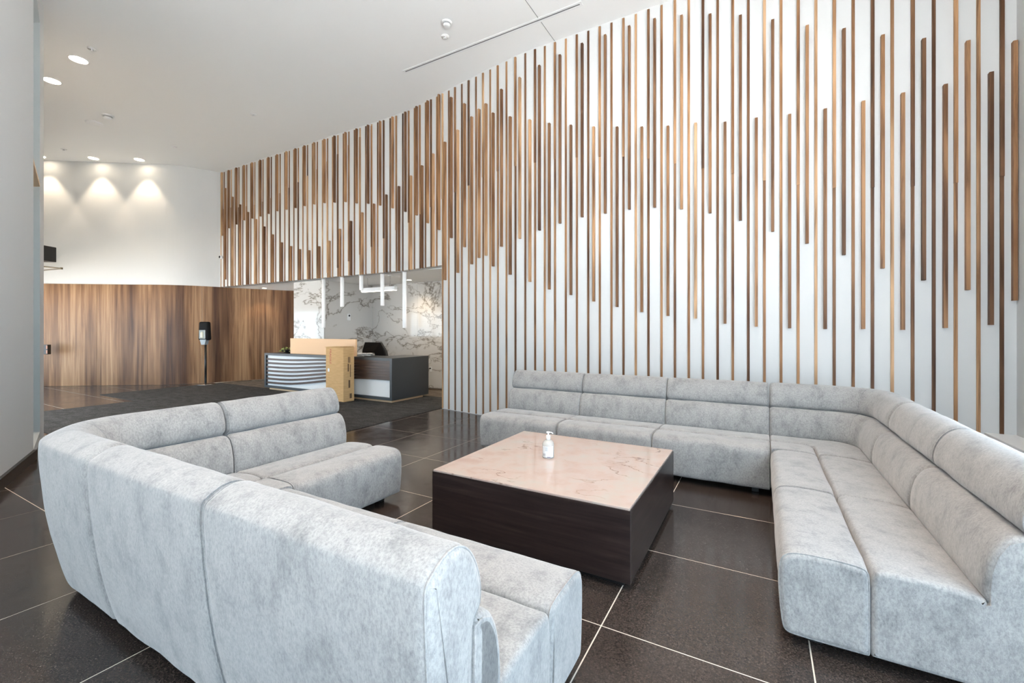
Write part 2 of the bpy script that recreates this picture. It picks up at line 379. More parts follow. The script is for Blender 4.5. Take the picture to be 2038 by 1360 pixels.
# --- reception recess
wall_recess = struct(boxo('wall_recess', -10.0, -4.9, 8.72, 8.92, 0, ZS+0.02, M['paint']), 'back wall of the reception recess clad in veined marble')
xs = [-9.39, -7.75, -6.1, -4.9]
for i in range(3): boxo('marble_panel', xs[i]+0.002, xs[i+1]-0.002, 8.70, 8.73, 0.02, ZS, M['marble'], wall_recess, 0.001)
struct(boxo('wall_recess_side', -5.12, -4.98, 6.75, 8.9, 0, ZS+0.02, M['paint']), 'white side wall of the reception recess')
struct(boxo('wall_corridor', -12.2, -10.3, 9.7, 9.9, 0, ZS+0.02, M['panel']), 'walnut wall at the end of the corridor')
pillar = struct(boxo('wall_pillar', -10.56, -9.41, 7.17, 8.80, 0, ZS+0.02, M['paint']), 'marble clad pier beside the reception desk')
boxo('marble_panel', -10.58, -9.39, 7.15, 7.175, 0.0, ZS, M['marble'], pillar, 0.001)
boxo('marble_panel', -9.412, -9.388, 7.176, 8.70, 0.0, ZS, M['marble'], pillar, 0.001)
boxo('marble_panel', -10.582, -10.558, 7.176, 8.80, 0.0, ZS, M['marble'], pillar, 0.001)
# --- right window wall with a low white ledge
bm = bmesh.new()
box(bm, 2.21, 2.41, 3.6, 6.6, 0, ZC+0.05); box(bm, 2.21, 2.41, -3.7, 3.6, 0, 0.44); box(bm, 2.21, 2.41, -3.7, 3.6, 4.25, ZC+0.05); box(bm, 2.21, 2.41, -3.7, -3.3, 0.44, 4.25)
wall_right = struct(link('wall_right', bm, M['paint']), 'white window wall at the right edge')
for k in range(1, 4): boxo('mullion', 2.27, 2.35, -3.3+6.9*k/4-0.03, -3.3+6.9*k/4+0.03, 0.44, 4.25, M['charcoal'], wall_right)
struct(boxo('trim_1', 1.98, 2.21, -3.5, 6.27, 0, 0.445, M['white_gloss'], None, 0.004), 'low white window ledge running behind the right sofa')
# --- glazed wall behind the camera
bm = bmesh.new()
box(bm, -4.7, 2.41, -3.7, -3.5, 0, 0.35); box(bm, -4.7, 2.41, -3.7, -3.5, 3.45, ZC+0.05); box(bm, -4.7, -1.15, -3.7, -3.5, 0.35, 3.45)
wall_rear = struct(link('wall_rear', bm, M['paint']), 'glazed wall behind the camera')
for k in range(1, 3): boxo('mullion', -1.15+3.36*k/3-0.03, -1.15+3.36*k/3+0.03, -3.64, -3.56, 0.35, 3.45, M['charcoal'], wall_rear)
M['pavement'] = mat('bounce_pavement', c(186, 188, 190), .9)
struct(boxo('ground', -70, 60, -60, 50, -.40, -.15, M['pavement']), 'unseen pale pavement outside, added to bounce sunlight up to the ceiling')  # out of view; added so sunlight bounces through the windows onto the ceiling
# --- angled left wall with two stacked window niches
P0 = Vector(W(-3.55, 2.45)); P1 = Vector(W(-5.50, 5.05)); P2 = Vector(W(-6.36, 5.92)); nrm = Vector((-(P1-P0).y, (P1-P0).x)).normalized()
if nrm.dot(Vector(W(-1, -0.8))) < 0: nrm = -nrm
J = Vector(W(-6.95, 5.90)); K = Vector(W(-5.90, 4.80))
bm = bmesh.new()
prism(bm, [tuple(P0), tuple(P1), tuple(P1+nrm*0.5), tuple(P0+nrm*0.5)], 0, ZC+0.02)
wall_left = struct(link('wall_left', bm, M['paint']), 'angled white wall at the left edge with a black base')
tri = [tuple(P1), tuple(P2), tuple(J), tuple(K)]
for nm, z0, z1 in (('window_sill', 0.0, 0.116), ('transom', 3.42, 3.46), ('header', 5.63, ZC+0.02)):
    bm = bmesh.new(); prism(bm, tri, z0, z1); link(nm, bm, M['board'] if nm == 'transom' else M['paint'], wall_left)
bm = bmesh.new(); prism(bm, [tuple(P2), tuple(J), tuple(Vector(W(-6.95, 6.1))), tuple(Vector(W(-6.5, 6.1)))], 0, ZC+0.02); link('jamb', bm, M['paint'], wall_left)
bm = bmesh.new(); prism(bm, [tuple(K), tuple(J), tuple(J+nrm*.1), tuple(P1+nrm*.5)], 0, ZC+0.02); fg = mat('translucent_fill', c(160, 170, 172), .6); fn = fg.node_tree; tr = fn.nodes.new('ShaderNodeBsdfTranslucent'); tr.inputs[0].default_value = (.20, .22, .22, 1); fn.links.new(tr.outputs[0], fn.nodes['Material Output'].inputs[0]); link('window_pane', bm, fg, wall_left)  # translucent pane added behind the niche to let dim light onto the jamb
q0 = Vector(W(-3.55, 2.45))-nrm*0.03; q1 = P1-nrm*0.03
bm = bmesh.new(); prism(bm, [tuple(q0), tuple(q1), tuple(P1), tuple(P0)], 0, 0.112)
struct(link('baseboard_left', bm, M['darktrim']), 'black baseboard of the angled left wall')
bm = bmesh.new()
box(bm, -18.7, -8.9, 1.70, 1.90, 0, 0.12); box(bm, -18.7, -8.9, 1.70, 1.90, 2.3, ZC+0.02); box(bm, -18.75, -18.5, 1.70, 2.3, 0, ZC+0.02); box(bm, -9.2, -8.9, 1.70, 1.90, .12, 2.3)
wall_side = struct(link('wall_side', bm, M['paint']), 'glazed entrance wall beyond the angled wall')
for k in range(1, 5): boxo('mullion', -18.5+9.3*k/5-0.03, -18.5+9.3*k/5+0.03, 1.76, 1.84, 0.12, 2.3, M['charcoal'], wall_side)
bm = bmesh.new(); prism(bm, [tuple(P0+nrm*0.4), (P0.x-0.25, P0.y-0.1), (-4.7, -3.6), (-4.5, -3.6), tuple(P0)], 0, ZC+0.02)
struct(link('wall_corner', bm, M['paint']), 'white wall behind the camera on the left')
# --- carpets
bm = bmesh.new(); prism(bm, [(-5.28, 2.2), (-5.28, 7.65), (-9.3, 7.65), (-9.3, 7.1), (-10.85, 7.1), (-10.85, 6.66), (-13.2, 6.66), (-13.2, 4.11), (-11.36, 4.11), (-11.36, 2.2)], 0.0005, 0.008)
tag(link('entrance_carpet', bm, M['carpet']), 'dark charcoal walk-off carpet in front of the reception desk', 'carpet')
bm = bmesh.new(); prism(bm, [(-5.28, 7.66), (-5.28, 8.69), (-9.35, 8.69), (-9.35, 7.66)], 0.0005, 0.008)
tag(link('recess_carpet', bm, M['carpet2']), 'brown grey carpet strip behind the reception desk below the marble wall', 'carpet')
bm = bmesh.new(); prism(bm, [(-10.86, 6.67), (-10.86, 7.12), (-10.62, 7.12), (-10.62, 8.69), (-12.55, 8.69), (-13.0, 7.6), (-13.2, 6.67)], 0.0005, 0.008)
tag(link('corridor_carpet', bm, M['carpet2']), 'lighter grey carpet left of the reception desk along the walnut wall', 'carpet')

# ------------------------------------------------------------------ sofa modules
def chaikin(p, it=2):
    for _ in range(it):
        q = []
        for i in range(len(p)):
            a, b = p[i], p[(i+1) % len(p)]
            q += [(a[0]*.75+b[0]*.25, a[1]*.75+b[1]*.25), (a[0]*.25+b[0]*.75, a[1]*.25+b[1]*.75)]
        p = q
    return p
def inset(p, e):
    if e <= 0: return p
    n = len(p); ar = sum(p[i][0]*p[(i+1) % n][1]-p[(i+1) % n][0]*p[i][1] for i in range(n)); sg = 1 if ar > 0 else -1
    out = []
    for i in range(n):
        a, b = p[i-1], p[(i+1) % n]; dx, dy = b[0]-a[0], b[1]-a[1]; l = math.hypot(dx, dy) or 1
        out.append((p[i][0]-sg*dy/l*e, p[i][1]+sg*dx/l*e))
    return out
def stations(w, r, mid=14):
    xs = [0, .08*r, .25*r, .55*r, r]
    return [(x, r-math.sqrt(max(0, r*r-(r-x)**2))) for x in xs]+[(r+(w-2*r)*i/mid, 0) for i in range(1, mid)]+[(w-x, r-math.sqrt(max(0, r*r-(r-x)**2))) for x in reversed(xs)]
def soften(bm, amp, w=None):
    bm.normal_update()
    for v in bm.verts:
        n = noise.noise(v.co*5.0)+0.5*noise.noise(v.co*11.0+Vector((3, 1, 7)))
        k = 1.0 if w is None else max(0.0, min(1.0, min(v.co.x, w-v.co.x)/.05))
        v.co += v.normal*n*amp*k
def loft(bm, rings):
    vs = [[bm.verts.new(p) for p in r] for r in rings]; n = len(vs[0])
    for a, b in zip(vs, vs[1:]):
        for i in range(n): bm.faces.new((a[i], a[(i+1) % n], b[(i+1) % n], b[i]))
    bm.faces.new(vs[0][::-1]); bm.faces.new(vs[-1])
def finish(name, bm, mt, parent):
    o = link(name, bm, mt, parent, True)
    for p in o.data.polygons:
        if len(p.vertices) > 8: p.use_smooth = False
    return o
PB = [(.16, .06), (.125, .06), (.112, .066), (.09, .14), (.055, .30), (.026, .48), (.008, .66), (.0, .80), (.0, .85), (.003, .874), (.010, .885), (.022, .894), (.045, .909), (.08, .926), (.12, .931), (.16, .920), (.20, .887), (.234, .83), (.252, .765), (.25, .718), (.235, .698), (.205, .685), (.20, .40), (.20, .06)]
PL = [(.205, .680), (.228, .691), (.265, .687), (.30, .664), (.332, .61), (.350, .54), (.356, .47), (.35, .41), (.30, .36), (.205, .36)]
PR = [(.352, .057), (.340, .062), (.335, .08), (.335, .20), (.335, .405), (.355, .422), (.45, .437), (.60, .445), (.665, .443), (.693, .435), (.705, .405), (.706, .30), (.706, .08), (.704, .060), (.692, .057)]
PF = [(.718, .057), (.709, .061), (.708, .08), (.708, .20), (.708, .40), (.717, .430), (.745, .443), (.83, .449), (.94, .450), (.995, .444), (1.03, .428), (1.048, .398), (1.053, .35), (1.052, .26), (1.044, .14), (1.036, .085), (1.024, .066), (1.0, .058), (.90, .056)]
PU = [(.203, .065), (.203, .672), (.245, .676), (.285, .655), (.315, .60), (.333, .53), (.338, .46), (.336, .40), (.37, .39), (.37, .065)]
LOOK = 'velvet'
def straight(label, loc, rz):
    t = thing('sofa_module', label, 'sofa', loc, rz, 'grey sectional sofa modules')
    for nm, poly, r, it in (('backrest', PB, .034, 2), ('lumbar_pad', PL, .030, 2), ('seat_rear_pad', PR, .022, 2), ('seat_front_pad', PF, .026, 2), ('base', PU, .004, 0)):
        p = chaikin(poly, it); bm = bmesh.new()
        loft(bm, [[(x, y, z) for y, z in inset(p, e)] for x, e in stations(1.026, r)])
        if it: soften(bm, 0.0045, 1.026)
        o = finish(nm, bm, M[LOOK], t)
        if nm in ('backrest', 'seat_front_pad'):
            for xx in (0.012, 1.014):
                bm = bmesh.new(); tube(bm, [(xx, y, z) for y, z in inset(p, r-math.sqrt(r*r-(r-.012)**2)-.001)], 0.0035, 5, True); link('piping', bm, M[LOOK], o, True)
    for fx in (.12, .91):
        for fy in (.25, .90):
            bm = bmesh.new(); box(bm, fx-.03, fx+.03, fy-.03, fy+.03, 0, .075, .004); link('foot', bm, M['foot'], t)
    return t
def corner(label, loc, rz):
    D = 1.046
    t = thing('sofa_corner_module', label, 'sofa', loc, rz, 'grey sectional sofa corner modules')
    pf = [(.708, .07), (.708, .40), (.722, .432), (.76, .447), (.85, .45), (1.0, .45), (1.042, .44), (1.046, .40), (1.046, .07)]
    for nm, poly, r, it in (('backrest', PB, .034, 2), ('lumbar_pad', PL, .03, 2), ('seat_rear_pad', PR, .02, 2), ('seat_front_pad', pf, .01, 1), ('base', PU, .004, 0)):
        p = chaikin(poly, it); bm = bmesh.new(); rings = []
        def pt(y, u):        # u in 0..1 along the L-shaped path at offset y
            R0 = min(max(.46-.75*y, .07), (D-y)*.98); L = D-y-R0; tot = 2*L+R0*math.pi/2; s = u*tot
            if s <= L: return (D-s, y)
            if s <= L+R0*math.pi/2:
                an = (s-L)/R0; return (y+R0-R0*math.sin(an), y+R0-R0*math.cos(an))
            return (y, y+R0+(s-L-R0*math.pi/2))
        us = stations(1.0, .024 if nm != 'seat_front_pad' else .01, 34)
        for u, e in us:
            rings.append([(*pt(min(y, D-.004), u), z) for y, z in inset(p, e*r/.024)])
        loft(bm, rings)
        if it and nm != 'seat_front_pad': soften(bm, 0.0025)
        o = finish(nm, bm, M[LOOK], t)
        if nm in ('backrest', 'lumbar_pad'):      # stitched seam in the inner corner
            bm = bmesh.new(); tube(bm, [(*pt(y, .5), z) for y, z in inset(p, .001) if y > .1 and z > .35], .004, 5); link('seam', bm, M[LOOK], o, True)
    for fx, fy in ((.3, .3), (.95, .25), (.25, .95)):
        bm = bmesh.new(); box(bm, fx-.03, fx+.03, fy-.03, fy+.03, 0, .075, .004); link('foot', bm, M['foot'], t)
    return t
W1 = 1.03; FX = .075; FY = 5.55
sm = straight('grey sofa module in the far row, at its open left end by the slat wall', (FX-2*W1, FY, 0), math.pi)
dup(sm, (FX-W1, FY, 0), math.pi, 'middle grey sofa module of the three along the slat wall')
dup(sm, (FX, FY, 0), math.pi, 'grey sofa module along the slat wall, next to the right corner module')
dup(sm, (FX+1.05, 4.5-W1, 0), math.pi/2, 'grey sofa module on the right side between the corner module and the end module')
dup(sm, (FX+1.05, 4.5-2*W1, 0), math.pi/2, 'grey sofa end module nearest the camera at the right edge')
dup(sm, (-1.71, .80, 0), 0, 'grey sofa end module in the foreground with its back to the camera')
dup(sm, (-1.71-W1, .80, 0), 0, 'foreground grey sofa module between the end module and the left corner module')
dup(sm, (-3.79, 2.88, 0), -math.pi/2, 'grey sofa module of the left sofa with its open end towards the reception desk')
cm = corner('grey rounded corner module of the right sofa near the window ledge', (FX+1.05, FY, 0), math.pi)
dup(cm, (-3.79, .80, 0), 0, 'grey rounded corner module of the left sofa beside the angled white wall')

# ------------------------------------------------------------------ coffee table
ct = thing('coffee_table', 'low square espresso coffee table with a rose beige stone top', 'table', (-1.365, 3.21, 0))
hx, hy = .72, .71
boxo('plinth', -hx+.05, hx-.05, -hy+.05, hy-.05, 0, .045, M['black'], ct)
boxo('side_panel', -hx, hx, -hy, -hy+.03, .04, .46, M['espresso'], ct, .0015)
boxo('side_panel', -hx, hx, hy-.03, hy, .04, .46, M['espresso'], ct, .0015)
boxo('side_panel', -hx, -hx+.03, -hy+.031, hy-.031, .04, .46, M['espresso'], ct, .0015)
boxo('side_panel', hx-.03, hx, -hy+.031, hy-.031, .04, .46, M['espresso'], ct, .0015)
boxo('table_top', -hx+.006, hx-.006, -hy+.006, hy-.006, .452, .472, M['rose'], ct, .002)
# sanitizer bottle
M['glassy'] = mat('clear_plastic', c(235, 238, 240), 0.08); M['glassy'].node_tree.nodes['Principled BSDF'].inputs['Transmission Weight'].default_value = 0.75
M['gel'] = mat('clear_gel', c(226, 226, 222), 0.1); M['gel'].node_tree.nodes['Principled BSDF'].inputs['Transmission Weight'].default_value = 0.5
M['lab'] = mat('pale_label', c(222, 226, 228), 0.4); M['ink'] = mat('black_ink', c(30, 30, 32), 0.5); M['purple'] = mat('violet_ink', c(120, 104, 140), 0.5)
bt = thing('sanitizer_bottle', 'clear pump bottle of hand sanitizer on the coffee table', 'bottle', (-1.479, 3.197, .472), R(20))
bm = bmesh.new(); lathe(bm, [(.044, 0), (.047, .004), (.047, .105), (.043, .122), (.030, .136), (.016, .142)], 28); link('body', bm, M['gel'], bt, True)
bm = bmesh.new(); lathe(bm, [(.0178, .140), (.0178, .172), (.016, .175), (.006, .176), (.0055, .196)], 20); link('collar', bm, M['white_gloss'], bt, True)
bm = bmesh.new(); box(bm, -.014, .012, -.008, .008, .194, .206, .003, 2); tube(bm, [(.008, 0, .2), (.024, 0, .2), (.034, 0, .194), (.038, 0, .188)], .0045, 8); link('pump_head', bm, M['white_gloss'], bt, True)
bm = bmesh.new()
pr = .0476
for i in range(16):
    a0, a1 = R(-150+120*i/16), R(-150+120*(i+1)/16)
    bm.faces.new([bm.verts.new((pr*math.cos(a), pr*math.sin(a), z)) for a, z in ((a0, .012), (a1, .012), (a1, .098), (a0, .098))])
lb = link('label', bm, M['lab'], bt, True)
def stick(parent, mt, a0, a1, z0, z1, r=.0479, nm='print'):
    bm = bmesh.new(); n = 4
    for i in range(n):
        p, q = a0+(a1-a0)*i/n, a0+(a1-a0)*(i+1)/n
        bm.faces.new([bm.verts.new((r*math.cos(R(a)), r*math.sin(R(a)), z)) for a, z in ((p, z0), (q, z0), (q, z1), (p, z1))])
    return link(nm, bm, mt, parent)
stick(lb, M['ink'], -136, -129, .018, .040); stick(lb, M['ink'], -122, -115, .019, .026); stick(lb, M['ink'], -122, -115, .031, .038)
for i in range(5): stick(lb, M['charcoal'], -118, -86-6*(i % 2), .062+.006*i, .0635+.006*i)
stick(lb, M['purple'], -95, -62, .012, .017)

# ------------------------------------------------------------------ reception desk
DL, DR, DF = -10.79, -6.46, 6.50
rd = thing('reception_desk', 'long reception desk with charcoal frame, white front and wavy walnut slats', 'desk', (0, 0, 0))
boxo('plinth', DL+.12, DR-.06, DF+.06, 7.0, .009, .07, M['board'], rd)
boxo('plinth', DR-.62, DR-.06, 7.0, 7.5, .009, .07, M['board'], rd)
bm = bmesh.new(); prism(bm, [(DL, DF), (DR, DF), (DR, 7.62), (DR-.70, 7.62), (DR-.70, 7.10), (DL, 7.10)], .86, .915)
link('desk_top', bm, M['charcoal'], rd)
boxo('end_panel', DR-.06, DR, DF, 7.62, .06, .86, M['charcoal'], rd)
boxo('end_panel', DL, DL+.06, DF, 7.10, .06, .86, M['charcoal'], rd)
boxo('bottom_rail', DL+.06, DR-.06, DF, DF+.08, .06, .115, M['charcoal'], rd)
boxo('back_panel', DR-.70, DR-.06, 7.58, 7.62, .06, .86, M['charcoal'], rd)
boxo('front_panel', DL+.06, DR-.06, DF+.05, DF+.08, .115, .86, M['white_gloss'], rd)
kn = [(-10.73, [.765-.097*i for i in range(7)]), (-9.75, [.768-.094*i for i in range(7)]), (-8.55, [.815-.079*i for i in range(7)]), (-7.55, [.832-.060*i for i in range(7)]), (-6.52, [.836-.057*i for i in range(7)])]
for i in range(7):
    bm = bmesh.new(); pts = dense([(x, zz[i]) for x, zz in kn], 5); prev = None
    for x, z in pts:
        h = .022+.006*max(0, min(1, (x+9)/1.5))
        r = [bm.verts.new(v) for v in ((x, DF+.015, z-h), (x, DF+.015, z+h), (x, DF+.055, z+h), (x, DF+.055, z-h))]
        if prev:
            for k in range(4): bm.faces.new((prev[k], prev[(k+1) % 4], r[(k+1) % 4], r[k]))
        else: bm.faces.new(r[::-1])
        prev = r
    bm.faces.new(prev); link('wave_slat', bm, M['dwood'], rd)
# things on the desk
tag(boxo('tan_board', -9.96, -7.67, 6.64, 6.68, .915, 1.285, M['board'], None, .003), 'peach tan board standing on the reception desk', 'board')
pl = thing('planter', 'dark bowl of green succulents on the left end of the reception desk', 'plant', (-10.26, 6.80, .916))
bm = bmesh.new(); lathe(bm, [(.06, 0), (.12, .02), (.17, .07), (.175, .075), (.16, .07), (.10, .05)], 24); link('bowl', bm, M['black'], pl, True)
def m_leaf():
    m = mat('succulent_leaf', c(150, 165, 80), 0.5); n = N(m); o = n.new('ShaderNodeObjectInfo')
    n.col(n.ramp(o.outputs['Random'], [(0, c(96, 120, 44)), (.5, c(160, 172, 84)), (1, c(222, 212, 150))])); return m
M['leaf'] = m_leaf()
bm = bmesh.new()
r_ = bmesh.ops.create_icosphere(bm, subdivisions=1, radius=1.0)
lm = bpy.data.meshes.new('leaf'); bm.to_mesh(lm); bm.free(); lm.materials.append(M['leaf'])
for i in range(60):
    o = bpy.data.objects.new('leaf', lm); C.objects.link(o); o.parent = pl
    an = random.uniform(0, 6.28); rr = .19*math.sqrt(random.random())
    o.location = (rr*math.cos(an)-.03, rr*math.sin(an), .075+.07*(1-(rr/.19)**2)*random.uniform(.5, 1)-(.03 if rr > .16 else 0))
    o.scale = (.014, .030, .010); o.rotation_euler = (random.uniform(-.8, .8), random.uniform(-.8, .8), random.uniform(0, 6.28))
pp = thing('paper_stack', 'crumpled white papers beside the tan board on the desk', 'paper', (-7.46, 6.74, .925))
for i in range(3):
    bm = bmesh.new(); bmesh.ops.create_grid(bm, x_segments=8, y_segments=6, size=.5)
    for v in bm.verts: v.co = Vector((v.co.x*.30, v.co.y*.22, .012+.022*i+.018*noise.noise(v.co*4+Vector((i*5, 0, 0)))))
    o = link('sheet', bm, M['white_gloss'], pp, True); o.rotation_euler = (0, 0, .25*i)
    o.modifiers.new('thickness', 'SOLIDIFY').thickness = .002
# office chair behind the desk
oc = thing('office_chair', 'black office chair whose back rises behind the reception desk', 'chair', (-7.95, 7.55, .008), R(8))
bm = bmesh.new()
prof = [(-.36, .55), (-.37, .80), (-.33, 1.0), (-.22, 1.19), (.22, 1.19), (.33, 1.0), (.37, .80), (.36, .55)]
for sgn in (0, 1):
    pass
fr = [bm.verts.new((x, -.24-.10*(x/.37)**2*-1, z)) for x, z in prof]; bk = [bm.verts.new((x, -.17-.10*(x/.37)**2*-1, z)) for x, z in prof]
bm.faces.new(fr[::-1]); bm.faces.new(bk)
for i in range(8): bm.faces.new((fr[i], fr[(i+1) % 8], bk[(i+1) % 8], bk[i]))
link('backrest', bm, M['black'], oc)
boxo('seat', -.26, .26, -.22, .28, .42, .50, M['black'], oc, .03, 3)
bm = bmesh.new(); lathe(bm, [(.03, .08), (.03, .42)], 14); link('gas_column', bm, M['chrome'], oc, True)
for i in range(5):
    a = 2*math.pi*i/5; bm = bmesh.new(); tube(bm, [(0, 0, .10), (.30*math.cos(a), .30*math.sin(a), .065)], [.025, .015], 8)
    lathe(bm, [(.02, 0), (.028, .015), (.028, .045), (.02, .06)], 10, .29*math.cos(a), .29*math.sin(a), 0); link('leg', bm, M['black'], oc, True)
# cardboard carton
cb = thing('cardboard_carton', 'tall brown cardboard carton standing in front of the desk', 'box', (-7.72, 6.27, .010), R(-4))
boxo('carton_body', -.30, .30, -.13, .13, 0, 1.12, M['card'], cb, .004)
o = boxo('top_flap', -.30, .31, -.14, .13, 1.121, 1.132, M['card'], cb); o.rotation_euler = (0, R(-1.5), 0)
M['redink'] = mat('red_ink', c(190, 70, 70), 0.7); M['brownink'] = mat('brown_ink', c(112, 84, 58), 0.7)
def text(name, body, size, mt, parent, loc, rot):
    cu = bpy.data.curves.new(name, 'FONT'); cu.body = body; cu.size = size; cu.align_x = 'CENTER'; cu.align_y = 'CENTER'
    tmp = bpy.data.objects.new(name, cu); C.objects.link(tmp)
    dg = bpy.context.evaluated_depsgraph_get(); me = bpy.data.meshes.new_from_object(tmp.evaluated_get(dg))
    bpy.data.objects.remove(tmp); me.materials.clear(); me.materials.append(mt)
    o = bpy.data.objects.new(name, me); C.objects.link(o); o.parent = parent; o.location = loc; o.rotation_euler = rot
    return o
text('red_stamp', 'FRAGILE', .085, M['redink'], cb, (-.14, -.1312, .92), (R(90), R(90), 0))
boxo('sticker', -.23, -.17, -.1325, -.131, .60, .67, M['white_gloss'], cb)
for z0, z1, y0, y1 in ((.80, .92, -.02, .0), (.80, .92, .01, .03), (.62, .78, -.03, .0), (.50, .76, .03, .045), (.28, .44, -.01, .03), (.06, .16, .02, .07)):
    boxo('side_print', .3005, .3015, y0, y1, z0, z1, M['brownink'], cb)
boxo('red_tape', .20, .26, -.1415, -.1, 1.133, 1.135, M['redink'], cb)
pk = thing('wrapping_scrap', 'scrap of white and blue packaging on the carpet left of the carton', 'packaging', (-8.10, 6.22, .010))
boxo('scrap', -.06, .07, -.03, .03, 0, .27, M['white_gloss'], pk, .008, 2); boxo('blue_band', -.061, .071, -.032, .031, .20, .215, mat('blue_band', c(70, 90, 150), .5), pk)
# ------------------------------------------------------------------ pendants over the desk
def at(u, v, Y):          # plan point on the line Y=const seen at picture column u
    dx = (u-1019)/874.568; ca = -math.cos(TH)*dx+math.sin(TH); cb_ = math.sin(TH)*dx+math.cos(TH); d = Y/cb_
    return (-ca*d, Y, CH-(v-656.913)/874.568*d)
for u, zb, lab in ((644, 1.54, 'long white tube pendant at the left end of the row of five'), (681, 2.03, 'short white tube pendant second from the left over the desk'), (719, 2.39, 'shortest white tube pendant in the middle of the row of five'), (761, 2.02, 'short white tube pendant second from the right over the desk'), (805, 1.53, 'long white tube pendant at the right end of the row of five')):
    x, y, _ = at(u, 600, 6.98)
    t = thing('tube_pendant', lab, 'pendant light', (x, y, zb), 0, 'white tube pendants over the reception desk')
    bm = bmesh.new(); lathe(bm, [(.040, .004), (.042, .008), (.042, ZS-zb-.01)], 20); link('tube', bm, M['tube'], t, True)
    bm = bmesh.new(); lathe(bm, [(.036, 0), (.036, .006)], 20); link('lens', bm, M['white_gloss'], t, True)
    bm = bmesh.new(); lathe(bm, [(.055, ZS-zb-.012), (.055, ZS-zb-.001)], 20); link('ceiling_cap', bm, M['white_gloss'], t, True)
x0, y0, _ = at(721, 580, 7.25); x1, _, _ = at(788, 577, 7.25)
lp = thing('linear_pendant', 'white linear bar pendant hung level behind the tube pendants', 'pendant light', (x0, 7.25, 2.37))
Lp = x1-x0
boxo('housing', 0, Lp, -.045, .045, .012, .095, M['white_gloss'], lp, .003); boxo('diffuser', .01, Lp-.01, -.038, .038, .002, .014, M['led'], lp)
for fx in (.18, Lp-.18):
    bm = bmesh.new(); tube(bm, [(fx, 0, .09), (fx, 0, ZS-2.37-.01)], .003, 6); link('suspension_wire', bm, M['chrome'], lp)
    bm = bmesh.new(); lathe(bm, [(.05, ZS-2.37-.018), (.05, ZS-2.37-.001)], 16, fx); link('canopy', bm, M['white_gloss'], lp, True)
# ------------------------------------------------------------------ ceiling fixtures
def downlight(x, y, z, rad, watts, ang, lab, grp, tilt=None, blend=.6, col=(1, .82, .6)):
    t = thing('downlight', lab, 'downlight', (x, y, z), 0, grp)
    bm = bmesh.new(); lathe(bm, [(rad, -.006), (rad*1.15, -.008), (rad*1.16, -.001), (rad, -.001)], 28, caps=False); link('trim_ring', bm, M['white_gloss'], t, True)
    bm = bmesh.new(); lathe(bm, [(rad, -.0055), (rad, -.0025)], 28); link('lamp_lens', bm, M['warm'], t)
    l = bpy.data.lights.new('downlight_lamp', 'SPOT'); l.energy = watts; l.color = col; l.spot_size = R(ang); l.spot_blend = blend; l.shadow_soft_size = rad*.6
    o = bpy.data.objects.new('downlight_lamp', l); C.objects.link(o); o.parent = t; o.location = (0, 0, -.03)
    if tilt: o.rotation_euler = tilt
    return t
G1 = 'round downlights in the high ceiling'
downlight(-9.86, 2.80, ZC, .115, 160, 110, 'large round downlight, right one of the pair at upper left', G1)
downlight(-11.11, 2.80, ZC, .115, 160, 110, 'large round downlight, left one of the pair at upper left', G1)
downlight(-16.2, 3.86, ZC, .105, 55, 70, 'wall-washing downlight at the left above the curved wall', G1, blend=.35)
downlight(-15.18, 4.60, ZC, .105, 55, 70, 'middle wall-washing downlight above the curved wall', G1, blend=.35)
downlight(-14.25, 5.23, ZC, .105, 55, 70, 'right wall-washing downlight above the curved wall', G1, blend=.35)
G3 = 'round downlights above the seating'
for px, py, lab in ((-2.6, 1.6, 'round downlight above the foreground sofa'), (-2.6, 3.6, 'round downlight above the left side of the coffee table'), (-.4, 1.6, 'round downlight above the near end of the right sofa'), (-.4, 3.6, 'round downlight above the right side of the coffee table')):
    downlight(px, py, ZC, .12, 95, 80, lab, G3, col=(1, .70, .46))
G2 = 'small downlights in the reception ceiling'
downlight(-12.7, 7.65, ZS, .055, 14, 100, 'small downlight close to the walnut wall', G2)
downlight(-7.52, 8.15, ZS, .055, 30, 130, 'small downlight in front of the right marble slab', G2, blend=1.0)
downlight(-6.0, 7.85, ZS, .055, 45, 150, 'small downlight tucked behind the slat wall end', G2, blend=1.0)
def lathe_thing(name, lab, cat, loc, parts, group=None):
    t = thing(name, lab, cat, loc, 0, group)
    for nm, prof, mt in parts:
        bm = bmesh.new(); lathe(bm, prof, 24); link(nm, bm, mt, t, True)
    return t
det = [('base_plate', [(.075, -.018), (.078, -.012), (.078, -.001)], M['white_gloss']), ('grille', [(.052, -.040), (.056, -.034), (.058, -.018)], mat('grey_grille', c(165, 165, 165), .6)), ('cap', [(.030, -.062), (.048, -.055), (.056, -.040), (.050, -.038)], M['white_gloss'])]
lathe_thing('smoke_detector', 'white smoke detector beside the linear air slot', 'smoke detector', (-3.99, 5.11, ZC), det, 'ceiling smoke detectors')
lathe_thing('smoke_detector', 'white smoke detector in the left part of the ceiling', 'smoke detector', (-11.89, 3.83, ZC), [(n, [(r*1.3, z*1.3) for r, z in p], m) for n, p, m in det], 'ceiling smoke detectors')
lathe_thing('ceiling_speaker', 'flat white round cover beside the left smoke detector', 'ceiling cover', (-12.58, 3.83, ZC), [('cover', [(.13, -.02), (.15, -.015), (.15, -.001)], M['white_gloss'])])
spr = [('escutcheon', [(.045, -.008), (.048, -.001)], M['white_gloss']), ('head', [(.012, -.034), (.020, -.030), (.012, -.024), (.012, -.008)], M['white_gloss'])]
